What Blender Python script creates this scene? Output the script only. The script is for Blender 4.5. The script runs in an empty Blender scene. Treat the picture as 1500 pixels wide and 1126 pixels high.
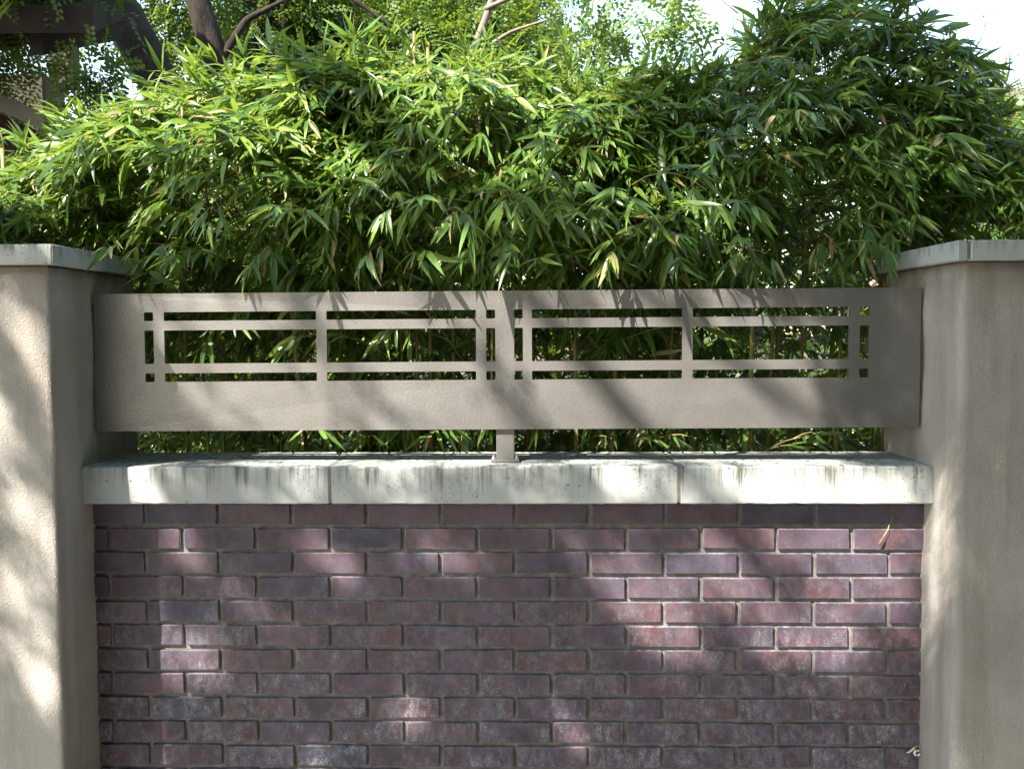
import bpy, math
import numpy as np
from mathutils import Matrix, Vector

rng = np.random.default_rng(11)
sc = bpy.context.scene
col = sc.collection
R = math.radians

# ------------------------------------------------------------------ camera
CAM = np.array([0.0505, -2.6379, 1.4929])
FWD = np.array([-0.02096, 0.99821, -0.05597])
RGT = np.array([0.99977, 0.02120, -0.00380])
FWD /= np.linalg.norm(FWD)
RGT -= FWD * (RGT @ FWD); RGT /= np.linalg.norm(RGT)
UPV = np.cross(RGT, FWD)
cd = bpy.data.cameras.new('camera')
cam = bpy.data.objects.new('camera', cd); col.objects.link(cam)
cam.matrix_world = Matrix([[RGT[0], UPV[0], -FWD[0], CAM[0]],
                           [RGT[1], UPV[1], -FWD[1], CAM[1]],
                           [RGT[2], UPV[2], -FWD[2], CAM[2]], [0, 0, 0, 1]])
cd.sensor_width = 36; cd.lens = 36 * 1430 / 1500; cd.clip_start = .05; cd.clip_end = 600
sc.camera = cam

# ------------------------------------------------------------------ sky, sun, exposure
SUN = np.array([-0.9, -1.0, 1.4])                     # towards the sun
SUNN = SUN / np.linalg.norm(SUN)
world = bpy.data.worlds.new('World'); sc.world = world; world.use_nodes = True
wn = world.node_tree
sky = wn.nodes.new('ShaderNodeTexSky'); sky.sky_type = 'NISHITA'; sky.sun_disc = False
sky.sun_elevation = math.asin(SUNN[2]); sky.sun_rotation = math.atan2(SUN[0], SUN[1])
sky.air_density = 1.6; sky.dust_density = 0.6; sky.ozone_density = 1.0
wn.links.new(sky.outputs[0], wn.nodes['Background'].inputs[0])
wn.nodes['Background'].inputs[1].default_value = 0.11
sd = bpy.data.lights.new('sun', 'SUN'); sd.energy = 5.0; sd.angle = R(0.53); sd.color = (1, .93, .83)
so = bpy.data.objects.new('sun', sd); col.objects.link(so)
so.rotation_euler = Vector(SUNN).to_track_quat('Z', 'Y').to_euler()
so.location = Vector(SUNN * 30)
sc.view_settings.view_transform = 'Standard'; sc.view_settings.look = 'None'
sc.view_settings.exposure = 2.15; sc.view_settings.gamma = 1; sc.view_settings.use_curve_mapping = False
sc.cycles.max_bounces = 7; sc.cycles.diffuse_bounces = 4; sc.cycles.transparent_max_bounces = 8
sc.cycles.transmission_bounces = 6; sc.cycles.sample_clamp_indirect = 6

# ------------------------------------------------------------------ helpers
def mesh_from(name, V, Fq, tint=None, smooth=False):
    """V (n,3); Fq list of (m,k) int arrays of faces"""
    me = bpy.data.meshes.new(name)
    V = np.asarray(V, np.float32)
    me.vertices.add(len(V)); me.vertices.foreach_set('co', V.ravel())
    loops = np.concatenate([np.asarray(f, np.int32).ravel() for f in Fq])
    sizes = np.concatenate([np.full(len(f), np.asarray(f).shape[1], np.int32) for f in Fq])
    starts = np.concatenate([[0], np.cumsum(sizes)[:-1]]).astype(np.int32)
    me.loops.add(len(loops)); me.loops.foreach_set('vertex_index', loops)
    me.polygons.add(len(sizes)); me.polygons.foreach_set('loop_start', starts)
    me.update(calc_edges=True)
    me.polygons.foreach_set('use_smooth', np.full(len(sizes), bool(smooth)))
    if tint is not None:
        a = me.attributes.new('tint', 'FLOAT', 'POINT'); a.data.foreach_set('value', np.asarray(tint, np.float32))
    me.validate()
    return me

def put(name, me, mat, parent=None):
    o = bpy.data.objects.new(name, me); col.objects.link(o)
    if mat is not None and not me.materials: me.materials.append(mat)
    if parent is not None: o.parent = parent
    return o

def tag(o, label=None, cat=None, group=None, kind=None):
    for k, v in (('label', label), ('category', cat), ('group', group), ('kind', kind)):
        if v: o[k] = v
    return o

def thing(name, label, cat, loc=(0, 0, 0), group=None):
    o = bpy.data.objects.new(name, None); col.objects.link(o); o.location = loc
    o.empty_display_size = .1
    return tag(o, label, cat, group)

class MB:
    """collects boxes and tubes into one mesh"""
    def __init__(s): s.V = []; s.F3 = []; s.F4 = []; s.n = 0; s.T = []
    def add(s, V, F4=(), F3=(), tint=.5):
        V = np.asarray(V, float); s.V.append(V)
        if len(F4): s.F4.append(np.asarray(F4) + s.n)
        if len(F3): s.F3.append(np.asarray(F3) + s.n)
        s.T.append(np.full(len(V), tint)); s.n += len(V)
    def box(s, x0, x1, y0, y1, z0, z1, b=0.0):
        """box with chamfered edges of width b"""
        if b <= 0:
            V = [(x, y, z) for z in (z0, z1) for y in (y0, y1) for x in (x0, x1)]
            s.add(V, [(0, 2, 3, 1), (4, 5, 7, 6), (0, 1, 5, 4), (2, 6, 7, 3), (0, 4, 6, 2), (1, 3, 7, 5)]); return
        c = np.array([(x0 + x1) / 2, (y0 + y1) / 2, (z0 + z1) / 2]); h = np.array([x1 - x0, y1 - y0, z1 - z0]) / 2
        V = []; idx = {}
        for sx in (-1, 1):
            for sy in (-1, 1):
                for sz in (-1, 1):
                    for ax in range(3):
                        q = h - b; q[ax] = h[ax]
                        idx[(sx, sy, sz, ax)] = len(V); V.append(c + q * np.array([sx, sy, sz]))
        F4 = []; F3 = []
        g = lambda sg, ax: idx[(sg[0], sg[1], sg[2], ax)]
        for ax in range(3):
            o1, o2 = [a for a in range(3) if a != ax]
            for sg in (-1, 1):
                f = []
                for a, bb in ((-1, -1), (1, -1), (1, 1), (-1, 1)):
                    t = [0, 0, 0]; t[ax] = sg; t[o1] = a; t[o2] = bb; f.append(g(t, ax))
                F4.append(f)
            for a in (-1, 1):                           # edges along ax
                for bb in (-1, 1):
                    t0 = [0, 0, 0]; t0[ax] = -1; t0[o1] = a; t0[o2] = bb; t1 = list(t0); t1[ax] = 1
                    F4.append([g(t0, o1), g(t1, o1), g(t1, o2), g(t0, o2)])
        for sx in (-1, 1):
            for sy in (-1, 1):
                for sz in (-1, 1): F3.append([g((sx, sy, sz), 0), g((sx, sy, sz), 1), g((sx, sy, sz), 2)])
        s.add(V, F4, F3)
    def tube(s, P, r, k=6, tint=.5, cap=True):
        P = np.asarray(P, float); n = len(P); r = np.broadcast_to(np.asarray(r, float), (n,))
        T = np.gradient(P, axis=0); T /= np.linalg.norm(T, axis=1)[:, None] + 1e-9
        ref = np.array([1., 0, 0]) if abs(T[:, 0]).mean() < .8 else np.array([0, 1., 0])
        A = np.cross(T, ref); A /= np.linalg.norm(A, axis=1)[:, None] + 1e-9; B = np.cross(T, A)
        an = np.arange(k) * 2 * np.pi / k
        V = P[:, None] + (A[:, None] * np.cos(an)[None, :, None] + B[:, None] * np.sin(an)[None, :, None]) * r[:, None, None]
        i = np.arange(n - 1)[:, None] * k; j = np.arange(k)[None]; jn = (j + 1) % k
        F4 = np.stack([i + j, i + jn, i + k + jn, i + k + j], -1).reshape(-1, 4)
        V = V.reshape(-1, 3); F3 = []
        if cap:
            V = np.vstack([V, P[:1], P[-1:]]); m = n * k
            F3 = [(m, (q + 1) % k, q) for q in range(k)] + [(m + 1, (n - 1) * k + q, (n - 1) * k + (q + 1) % k) for q in range(k)]
        s.add(V, F4, F3, tint)
    def build(s, name, mat, parent=None, smooth=False, tint=False):
        F = []
        if s.F4: F.append(np.vstack(s.F4))
        if s.F3: F.append(np.vstack(s.F3))
        me = mesh_from(name, np.vstack(s.V), F, np.concatenate(s.T) if tint else None, smooth)
        return put(name, me, mat, parent)

def fix_normals(me):
    import bmesh
    bm = bmesh.new(); bm.from_mesh(me); bmesh.ops.recalc_face_normals(bm, faces=bm.faces); bm.to_mesh(me); bm.free()

def unit(v): return v / (np.linalg.norm(v, axis=-1, keepdims=True) + 1e-9)

# ------------------------------------------------------------------ materials
def new_mat(name):
    m = bpy.data.materials.new(name); m.use_nodes = True
    nt = m.node_tree; b = nt.nodes['Principled BSDF']
    return m, nt, b
class NT:
    def __init__(s, nt): s.nt = nt
    def n(s, t, **kw):
        o = s.nt.nodes.new(t)
        for k, v in kw.items(): setattr(o, k, v)
        return o
    def l(s, a, b): s.nt.links.new(a, b)
    def sock(s, inp, v):
        if hasattr(v, 'is_output') or isinstance(v, bpy.types.NodeSocket): s.l(v, inp)
        else: inp.default_value = v
    def noise(s, vec, scale, detail=4, rough=.55, dist=0):
        o = s.n('ShaderNodeTexNoise'); s.l(vec, o.inputs['Vector'])
        o.inputs['Scale'].default_value = scale; o.inputs['Detail'].default_value = detail
        o.inputs['Roughness'].default_value = rough; o.inputs['Distortion'].default_value = dist
        return o.outputs['Fac']
    def ramp(s, fac, stops, interp='LINEAR'):
        o = s.n('ShaderNodeValToRGB'); s.l(fac, o.inputs[0]); e = o.color_ramp.elements; o.color_ramp.interpolation = interp
        while len(e) < len(stops): e.new(.5)
        for q, (p, c) in zip(e, stops):
            q.position = p; q.color = (*c, 1) if isinstance(c, tuple) else (c, c, c, 1)
        return o.outputs[0]
    def mr(s, v, a, b, c=0, d=1):
        o = s.n('ShaderNodeMapRange'); s.sock(o.inputs[0], v)
        for i, q in enumerate((a, b, c, d)): o.inputs[i + 1].default_value = q
        return o.outputs[0]
    def math(s, op, a, b=0, clamp=False):
        o = s.n('ShaderNodeMath', operation=op, use_clamp=clamp); s.sock(o.inputs[0], a); s.sock(o.inputs[1], b); return o.outputs[0]
    def mix(s, fac, a, b, mode='MIX'):
        o = s.n('ShaderNodeMix', data_type='RGBA', blend_type=mode); s.sock(o.inputs[0], fac)
        for i, v in ((6, a), (7, b)): s.sock(o.inputs[i], (*v, 1) if isinstance(v, tuple) else v)
        return o.outputs[2]
    def scale(s, vec, sx, sy, sz):
        o = s.n('ShaderNodeMapping'); s.l(vec, o.inputs[0]); o.inputs['Scale'].default_value = (sx, sy, sz); return o.outputs[0]
    def bump(s, h, strength, dist, normal=None):
        o = s.n('ShaderNodeBump'); s.l(h, o.inputs['Height']); o.inputs['Strength'].default_value = strength
        o.inputs['Distance'].default_value = dist
        if normal is not None: s.l(normal, o.inputs['Normal'])
        return o.outputs[0]

def pos(q): return q.n('ShaderNodeNewGeometry').outputs['Position']

def mat_brick():
    m, nt, b = new_mat('brick_clay'); q = NT(nt); P = pos(q)
    oi = q.n('ShaderNodeObjectInfo'); rnd = oi.outputs['Random']
    off = q.n('ShaderNodeVectorMath', operation='SCALE'); q.l(oi.outputs['Location'], off.inputs[0]); off.inputs['Scale'].default_value = 7.3
    ad = q.n('ShaderNodeVectorMath', operation='ADD'); q.l(P, ad.inputs[0]); q.l(off.outputs[0], ad.inputs[1]); V = ad.outputs[0]
    base = q.ramp(rnd, [(0, (.060, .024, .030)), (.18, (.094, .038, .044)), (.36, (.064, .028, .043)), (.55, (.108, .044, .046)), (.7, (.074, .032, .044)), (.82, (.032, .028, .052)), (.92, (.050, .032, .055)), (1, (.088, .036, .037))])
    spots = q.ramp(q.noise(V, 16, 6, .65), [(.38, 0.0), (.60, 1.0)])
    c = q.mix(q.math('MULTIPLY', spots, .75), base, (.024, .020, .036))
    warm = q.ramp(q.noise(V, 11, 4, .6), [(.55, 0.0), (.75, 1.0)])
    c = q.mix(q.math('MULTIPLY', warm, .6), c, (.105, .038, .034))
    fine = q.noise(P, 240, 4, .7)
    c = q.mix(q.mr(fine, .44, .62, 0, .85), c, q.mix(.45, c, (.010, .008, .012)))
    # pale lime bloom: streaked, stronger low on the wall and along arrises
    sp = q.n('ShaderNodeSeparateXYZ'); q.l(P, sp.inputs[0])
    low = q.mr(sp.outputs['Z'], .95, .30, .14, 1.15)
    streak = q.noise(q.scale(V, 1, 1, .55), 48, 6, .75)
    patch = q.noise(V, 9, 4, .6)
    bl = q.math('MULTIPLY', q.mr(streak, .42, .72), q.mr(patch, .35, .68))
    bl = q.math('MULTIPLY', bl, low)
    grain = q.mr(q.noise(P, 210, 5, .8), .42, .58, .05, 1)
    bl = q.math('MULTIPLY', q.math('MULTIPLY', bl, grain), 1.5, True)
    tc = q.n('ShaderNodeTexCoord'); g = q.n('ShaderNodeSeparateXYZ'); q.l(tc.outputs['Generated'], g.inputs[0])
    ex = q.math('ABSOLUTE', q.math('SUBTRACT', g.outputs['X'], .5)); ez = q.math('ABSOLUTE', q.math('SUBTRACT', g.outputs['Z'], .5))
    ed = q.math('MAXIMUM', q.mr(ex, .478, .496), q.mr(ez, .43, .485))
    ed = q.math('MULTIPLY', ed, q.mr(q.noise(P, 45, 4, .7), .38, .66, 0, .55))
    haze = q.mr(q.noise(V, 7, 5, .65), .36, .70, 0, .30)
    c = q.mix(haze, c, (.16, .14, .20))
    c = q.mix(q.math('MAXIMUM', bl, ed), c, (.30, .31, .35))
    c = q.mix(.07, c, (.085, .075, .082))
    specks = q.ramp(q.noise(P, 95, 1, .5), [(.80, 0.0), (.83, 1.0)])
    c = q.mix(q.math('MULTIPLY', specks, .7), c, (.5, .5, .48))
    q.l(c, b.inputs['Base Color']); b.inputs['Roughness'].default_value = .62; b.inputs['Specular IOR Level'].default_value = .45
    h = q.math('ADD', q.math('MULTIPLY', q.noise(P, 700, 3, .6), .5), q.noise(P, 90, 4, .6))
    q.l(q.bump(h, .35, .0015), b.inputs['Normal'])
    return m

def mat_mortar():
    m, nt, b = new_mat('mortar'); q = NT(nt); P = pos(q)
    sp = q.n('ShaderNodeSeparateXYZ'); q.l(P, sp.inputs[0])
    c = q.ramp(q.noise(P, 40, 5, .65), [(.3, (.11, .10, .092)), (.55, (.17, .157, .145)), (.75, (.26, .242, .222))])
    moss = q.math('MULTIPLY', q.mr(q.noise(P, 30, 4, .6), .45, .65), q.mr(sp.outputs['Z'], .75, .35, 0, .6))
    c = q.mix(moss, c, (.075, .072, .035))
    q.l(c, b.inputs['Base Color']); b.inputs['Roughness'].default_value = .95
    q.l(q.bump(q.noise(P, 300, 5, .7), .6, .003), b.inputs['Normal'])
    return m

def mat_cast(name='cast_stone', tone=1.0):
    m, nt, b = new_mat(name); q = NT(nt); P = pos(q)
    c = q.ramp(q.noise(P, 6, 5, .6), [(.25, (.275 * tone, .29 * tone, .292 * tone)), (.55, (.345 * tone, .36 * tone, .36 * tone)), (.8, (.40 * tone, .41 * tone, .405 * tone))])
    c = q.mix(q.mr(q.noise(P, 160, 3, .6), .3, .7, 0, .25), c, (.36, .37, .34))
    sp = q.n('ShaderNodeSeparateXYZ'); q.l(P, sp.inputs[0])
    # drip streaks running down from the top arris
    st = q.noise(q.scale(P, 1, .35, .035), 75, 4, .7); st2 = q.noise(q.scale(P, 1, .35, .05), 14, 3, .6)
    dr = q.math('MULTIPLY', q.mr(st, .47, .72), q.mr(st2, .38, .66))
    tcg = q.n('ShaderNodeTexCoord'); gz = q.n('ShaderNodeSeparateXYZ'); q.l(tcg.outputs['Generated'], gz.inputs[0])
    reach = q.mr(q.math('ADD', gz.outputs['Z'], q.math('MULTIPLY', q.math('SUBTRACT', q.noise(q.scale(P, 1, .3, .01), 60, 4, .7), .5), 2.4)), .42, .95)
    dr = q.math('MULTIPLY', q.math('ADD', q.math('MULTIPLY', dr, 1.5), q.mr(st, .38, .66, 0, .55)), reach, True)
    c = q.mix(dr, c, (.085, .09, .075))
    c = q.mix(q.mr(q.noise(q.scale(P, 1, .3, .3), 9, 3, .6), .5, .75, 0, .35), c, (.40, .36, .28))
    vo = q.n('ShaderNodeTexVoronoi'); q.l(q.scale(P, 1, 1, 1), vo.inputs['Vector']); vo.inputs['Scale'].default_value = 58
    vo2 = q.n('ShaderNodeTexVoronoi'); q.l(P, vo2.inputs['Vector']); vo2.inputs['Scale'].default_value = 135
    gate = q.mr(q.noise(P, 17, 3, .6), .55, .60); gate2 = q.mr(q.noise(P, 11, 3, .6), .50, .56)
    pit = q.math('MULTIPLY', q.mr(q.math('ADD', vo.outputs['Distance'], q.math('MULTIPLY', q.noise(P, 300, 2, .5), .10)), .24, .15), gate)
    pit = q.math('MAXIMUM', pit, q.math('MULTIPLY', q.mr(vo2.outputs['Distance'], .22, .12), gate2))
    c = q.mix(q.math('MULTIPLY', pit, .75), c, (.07, .07, .06))
    q.l(c, b.inputs['Base Color']); b.inputs['Roughness'].default_value = .85
    h = q.math('SUBTRACT', q.math('ADD', q.math('MULTIPLY', q.noise(P, 350, 3, .6), .12), q.math('MULTIPLY', q.noise(P, 30, 3, .6), .25)), pit)
    q.l(q.bump(h, .7, .003), b.inputs['Normal'])
    return m

def mat_stucco():
    m, nt, b = new_mat('sand_stucco'); q = NT(nt); P = pos(q)
    c = q.ramp(q.noise(P, 4, 5, .6), [(.3, (.255, .234, .213)), (.5, (.312, .288, .264)), (.72, (.355, .33, .305))])
    st = q.noise(q.scale(P, 1, 1, .12), 12, 4, .6)
    c = q.mix(q.mr(st, .47, .70, 0, .7), c, (.20, .174, .148))
    sz = q.n('ShaderNodeSeparateXYZ'); q.l(P, sz.inputs[0])
    rust = q.math('MULTIPLY', q.mr(q.math('ADD', sz.outputs['Z'], q.math('MULTIPLY', q.noise(q.scale(P, 1, 1, .1), 22, 4, .6), .16)), 1.66, 1.75), q.mr(q.noise(P, 9, 3, .6), .35, .6, .2, .8))
    c = q.mix(rust, c, (.13, .092, .064))
    c = q.mix(q.mr(q.noise(q.scale(P, 1, 1, .2), 30, 4, .7), .58, .8, 0, .35), c, (.42, .40, .35))
    gr = q.noise(P, 330, 3, .65)
    c = q.mix(q.mr(gr, .3, .7, .0, .28), c, (.17, .15, .12))
    q.l(c, b.inputs['Base Color']); b.inputs['Roughness'].default_value = .95
    vo = q.n('ShaderNodeTexVoronoi', feature='SMOOTH_F1'); q.l(P, vo.inputs['Vector']); vo.inputs['Scale'].default_value = 210
    h = q.math('ADD', q.math('MULTIPLY', q.noise(P, 190, 4, .7), 1.0), q.math('MULTIPLY', vo.outputs['Distance'], .5))
    n1 = q.bump(q.noise(P, 12, 3, .5), .25, .01)
    q.l(q.bump(h, .75, .0035, n1), b.inputs['Normal'])
    return m

def mat_panel():
    m, nt, b = new_mat('bronze_grey_coating'); q = NT(nt); P = pos(q)
    c = q.ramp(q.noise(P, 3.5, 5, .6), [(.3, (.182, .174, .168)), (.55, (.225, .216, .209)), (.75, (.262, .253, .246))])
    c = q.mix(q.mr(q.noise(q.scale(P, 1, 1, .2), 9, 4, .6), .5, .8, 0, .3), c, (.23, .215, .19))
    c = q.mix(q.mr(q.noise(P, 380, 2, .6), .35, .7, 0, .35), c, (.10, .09, .078))
    sc2 = q.ramp(q.noise(P, 46, 1, .5), [(.79, 0.0), (.82, 1.0)])
    c = q.mix(q.math('MULTIPLY', sc2, .35), c, (.4, .38, .34))
    q.l(c, b.inputs['Base Color']); b.inputs['Metallic'].default_value = .55
    q.l(q.mr(q.noise(P, 8, 4, .6), .3, .7, .33, .46), b.inputs['Roughness'])
    b.inputs['Specular IOR Level'].default_value = .5
    vo = q.n('ShaderNodeTexVoronoi', feature='SMOOTH_F1'); q.l(P, vo.inputs['Vector']); vo.inputs['Scale'].default_value = 240
    n1 = q.bump(q.noise(P, 5, 2, .5), .12, .01)
    q.l(q.bump(vo.outputs['Distance'], .35, .0011, n1), b.inputs['Normal'])
    return m

def mat_leaf(name, stops, trans=.36, rough=.30):
    m, nt, b = new_mat(name); q = NT(nt)
    at = q.n('ShaderNodeAttribute', attribute_name='tint')
    c = q.ramp(at.outputs['Fac'], stops)
    P = pos(q)
    c = q.mix(q.mr(q.noise(P, 45, 2, .5), .35, .7, 0, .3), c, q.mix(.6, c, (.02, .05, .012)))
    q.l(c, b.inputs['Base Color']); b.inputs['Roughness'].default_value = rough; b.inputs['Specular IOR Level'].default_value = .5
    tr = q.n('ShaderNodeBsdfTranslucent')
    hs = q.mix(.45, c, (.38, .50, .04)); q.l(hs, tr.inputs[0])
    mx = q.n('ShaderNodeMixShader'); mx.inputs[0].default_value = trans
    q.l(b.outputs[0], mx.inputs[1]); q.l(tr.outputs[0], mx.inputs[2])
    q.l(mx.outputs[0], nt.nodes['Material Output'].inputs[0])
    return m

def mat_noise(name, stops, scale=8, rough=.85, bump=(60, .4, .004), stretch=(1, 1, 1), spec=.3, tint=False):
    m, nt, b = new_mat(name); q = NT(nt); P = q.scale(pos(q), *stretch)
    c = q.ramp(q.noise(P, scale, 5, .6), stops)
    q.l(c, b.inputs['Base Color']); b.inputs['Roughness'].default_value = rough; b.inputs['Specular IOR Level'].default_value = spec
    if bump: q.l(q.bump(q.noise(P, bump[0], 5, .65), bump[1], bump[2]), b.inputs['Normal'])
    return m

M = dict(
    brick=mat_brick(), mortar=mat_mortar(), cast=mat_cast(), stucco=mat_stucco(), panel=mat_panel(),
    bed=mat_noise('stained_bedding_mortar', [(.3, (.09, .055, .035)), (.7, (.20, .16, .12))], 40, .95),
    bamboo=mat_leaf('bamboo_leaf', [(0, (.042, .092, .022)), (.35, (.078, .160, .030)), (.65, (.128, .226, .040)), (.86, (.205, .300, .052)), (.93, (.26, .31, .065)), (.955, (.34, .27, .12)), (1, (.42, .33, .18))]),
    frond=mat_leaf('fine_tree_leaf', [(0, (.030, .068, .016)), (.5, (.062, .125, .024)), (1, (.12, .19, .032))], .38, .5),
    olive=mat_leaf('yellow_green_leaf', [(0, (.08, .13, .02)), (1, (.20, .25, .04))], .38, .5),
    culm=mat_noise('bamboo_culm', [(.25, (.10, .11, .025)), (.55, (.24, .19, .045)), (.8, (.33, .27, .09))], 9, .45, (200, .15, .001), (1, 1, .25), .5),
    twig=mat_noise('bamboo_twig', [(.3, (.13, .11, .035)), (.7, (.26, .21, .08))], 20, .6, None),
    bark=mat_noise('dark_bark', [(.3, (.016, .011, .008)), (.6, (.036, .026, .020)), (.8, (.058, .043, .034))], 14, .95, (38, .9, .02), (1, 1, .22)),
    palebark=mat_noise('grey_bark', [(.3, (.13, .10, .08)), (.6, (.22, .18, .15)), (.8, (.32, .28, .24))], 14, .9, (45, .6, .01), (1, 1, .3)),
    soil=mat_noise('soil_and_litter', [(.3, (.05, .035, .024)), (.55, (.10, .07, .05)), (.75, (.20, .15, .11))], 25, .98, (60, .8, .02)),
    paving=mat_noise('concrete_pavement', [(.3, (.24, .225, .20)), (.7, (.34, .32, .29))], 5, .9, (150, .3, .003)),
    darkroof=mat_noise('dark_roof_timber', [(.3, (.012, .008, .006)), (.7, (.022, .015, .011))], 8, .85),
    brownwood=mat_noise('brown_stained_wood', [(.3, (.030, .020, .016)), (.7, (.055, .036, .028))], 6, .7, (50, .3, .004), (1, 1, 4)),
    brownwall=mat_noise('dark_brown_render', [(.3, (.022, .013, .010)), (.7, (.034, .020, .015))], 5, .9),
    greyboard=mat_noise('weathered_grey_board', [(.3, (.16, .16, .145)), (.7, (.23, .225, .205))], 9, .8, (60, .3, .004)),
    housewall=mat_noise('brown_house_render', [(.3, (.13, .10, .08)), (.7, (.17, .135, .11))], 4, .9),
    tanwall=mat_noise('tan_render', [(.3, (.36, .25, .17)), (.7, (.45, .32, .23))], 4, .9),
    tile=mat_noise('grey_shingle', [(.3, (.14, .13, .12)), (.7, (.22, .20, .18))], 12, .9),
    steel=mat_noise('dull_steel', [(.3, (.20, .20, .19)), (.7, (.30, .30, .29))], 30, .5, None, (1, 1, 1), .5),
    deadleaf=mat_noise('dry_leaf', [(.3, (.09, .045, .025)), (.7, (.24, .13, .07))], 60, .8, None),
    straw=mat_noise('straw', [(.3, (.42, .36, .18)), (.7, (.58, .5, .28))], 60, .8, None),
    white=mat_noise('white_plastic', [(.3, (.62, .64, .64)), (.7, (.74, .75, .74))], 30, .45, None),
    glass=mat_noise('dark_glass', [(.3, (.02, .025, .03)), (.7, (.03, .035, .04))], 3, .1, None, (1, 1, 1), .6),
)

# ------------------------------------------------------------------ ground
def sheet(name, x0, x1, y0, y1, z, mat):
    o = put(name, mesh_from(name, [(x0, y0, z), (x1, y0, z), (x1, y1, z), (x0, y1, z)], [np.array([[0, 1, 2, 3]])]), mat)
    o['kind'] = 'structure'; return o
sheet('ground', -200, 200, -200, 200, 0, M['soil'])
sheet('pavement', -12, 12, -4.2, -.32, .004, M['paving'])

# ------------------------------------------------------------------ brick wall
XL, XR = -1.160, 1.107
PX, PZ, ZT = .2032, .0677, 1.020
wall = thing('brick_wall', 'low purple-brown brick wall with pale cast-stone coping between two stucco pillars', 'wall', (0, .1, 0))
WOFF = np.array([0, .1, 0])
core = MB(); core.box(XL - .02, XR + .02, .0105 - .1, .19 - .1, 0, 1.0295)
core.build('mortar_core', M['mortar'], wall)
variants = []
for k in range(7):
    b = MB(); b.box(-.5, .5, 0, .05, -.5, .5, 0)
    b = MB(); L, H = .1925, .0566
    b.box(-L / 2, L / 2, 0, .06, -H / 2, H / 2, .0022)
    V = b.V[0]; V += rng.normal(0, .0007, V.shape)
    me = mesh_from('brick', V, [np.vstack(b.F4), np.vstack(b.F3)]); fix_normals(me); me.materials.append(M['brick']); variants.append(me)
for i in range(15):
    z = ZT - i * PZ - .029
    ks = np.arange(-8, 9) + (.5 if i % 2 else 0)
    for k in ks:
        a, c = k * PX + .0053, (k + 1) * PX - .0053
        a, c = max(a, XL - .012), min(c, XR + .012)
        if c - a < .018: continue
        o = bpy.data.objects.new('brick', variants[rng.integers(7)]); col.objects.link(o); o.parent = wall
        o.location = ((a + c) / 2 + rng.normal(0, .0008), -.1 + rng.normal(0, .0009), z + rng.normal(0, .0006))
        o.scale = ((c - a) / .1925, 1, 1)
        o.rotation_euler = (rng.normal(0, .004), rng.normal(0, .003), rng.normal(0, .003))

# coping: three cast slabs, finely subdivided along the arrises so that they look hand-worn
def worn_slab(name, x0, x1, y0, y1, z0, z1, mat, parent, off, r=.006, step=.02, amp=.0012, seed=0, slope=0.0):
    g = np.random.default_rng(seed)
    prof = []                                    # closed section in (y, z), rounded corners
    for cy, cz, a0 in ((y0 + r, z0 + r, 180), (y1 - r, z0 + r, 270), (y1 - r, z1 - r, 0), (y0 + r, z1 - r, 90)):
        for t in (0, 45, 90):
            an = R(a0 + t); prof.append((cy + r * math.cos(an), cz + r * math.sin(an)))
    dense = []
    for k_, (a, b_) in enumerate(zip(prof, prof[1:] + prof[:1])):
        dense.append(a); d = math.dist(a, b_)
        if d > 4 * r:
            for f_ in (r * .8 / d, .3, .5, .7, 1 - r * .8 / d): dense.append((a[0] + (b_[0] - a[0]) * f_, a[1] + (b_[1] - a[1]) * f_))
    prof = np.array(dense); n = len(prof)
    xs = np.unique(np.concatenate([[x0, x0 + r * .4, x0 + r], np.arange(x0 + r + step, x1 - r - step * .5, step), [x1 - r, x1 - r * .4, x1]]))
    c = np.array([(y0 + y1) / 2, (z0 + z1) / 2]); V = []
    for x in xs:
        d = min(x - x0, x1 - x); inset = max(0, r - d) * .7
        sec = prof + np.sign(c - prof) * inset
        w = g.normal(0, amp, (n, 2)); sec = sec + w
        V += [(x, a, b_) for a, b_ in sec]
    V = np.array(V); m = len(xs)
    i = np.arange(m - 1)[:, None] * n; j = np.arange(n)[None]; jn = (j + 1) % n
    F = np.stack([i + j, i + jn, i + n + jn, i + n + j], -1).reshape(-1, 4)
    me = mesh_from(name, V - off, [F, np.array([list(range(n))]), np.array([[(m - 1) * n + q for q in range(n)][::-1]])], None, False)
    fix_normals(me)
    return put(name, me, mat, parent)
for k, (a, c) in enumerate(((XL - .004, -.4932), (-.4902, .4377), (.4407, XR + .004))):
    worn_slab('coping_slab', a, c, -.057, .262, 1.029, 1.129, M['cast'], wall, WOFF, .0045, .018, .00035, 40 + k)
jm = MB(); jm.box(-.496, -.488, -.1560, .155, 1.034, 1.1278); jm.box(.435, .443, -.1560, .155, 1.034, 1.1278)
jm.build('coping_joint', M['mortar'], wall)

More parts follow.
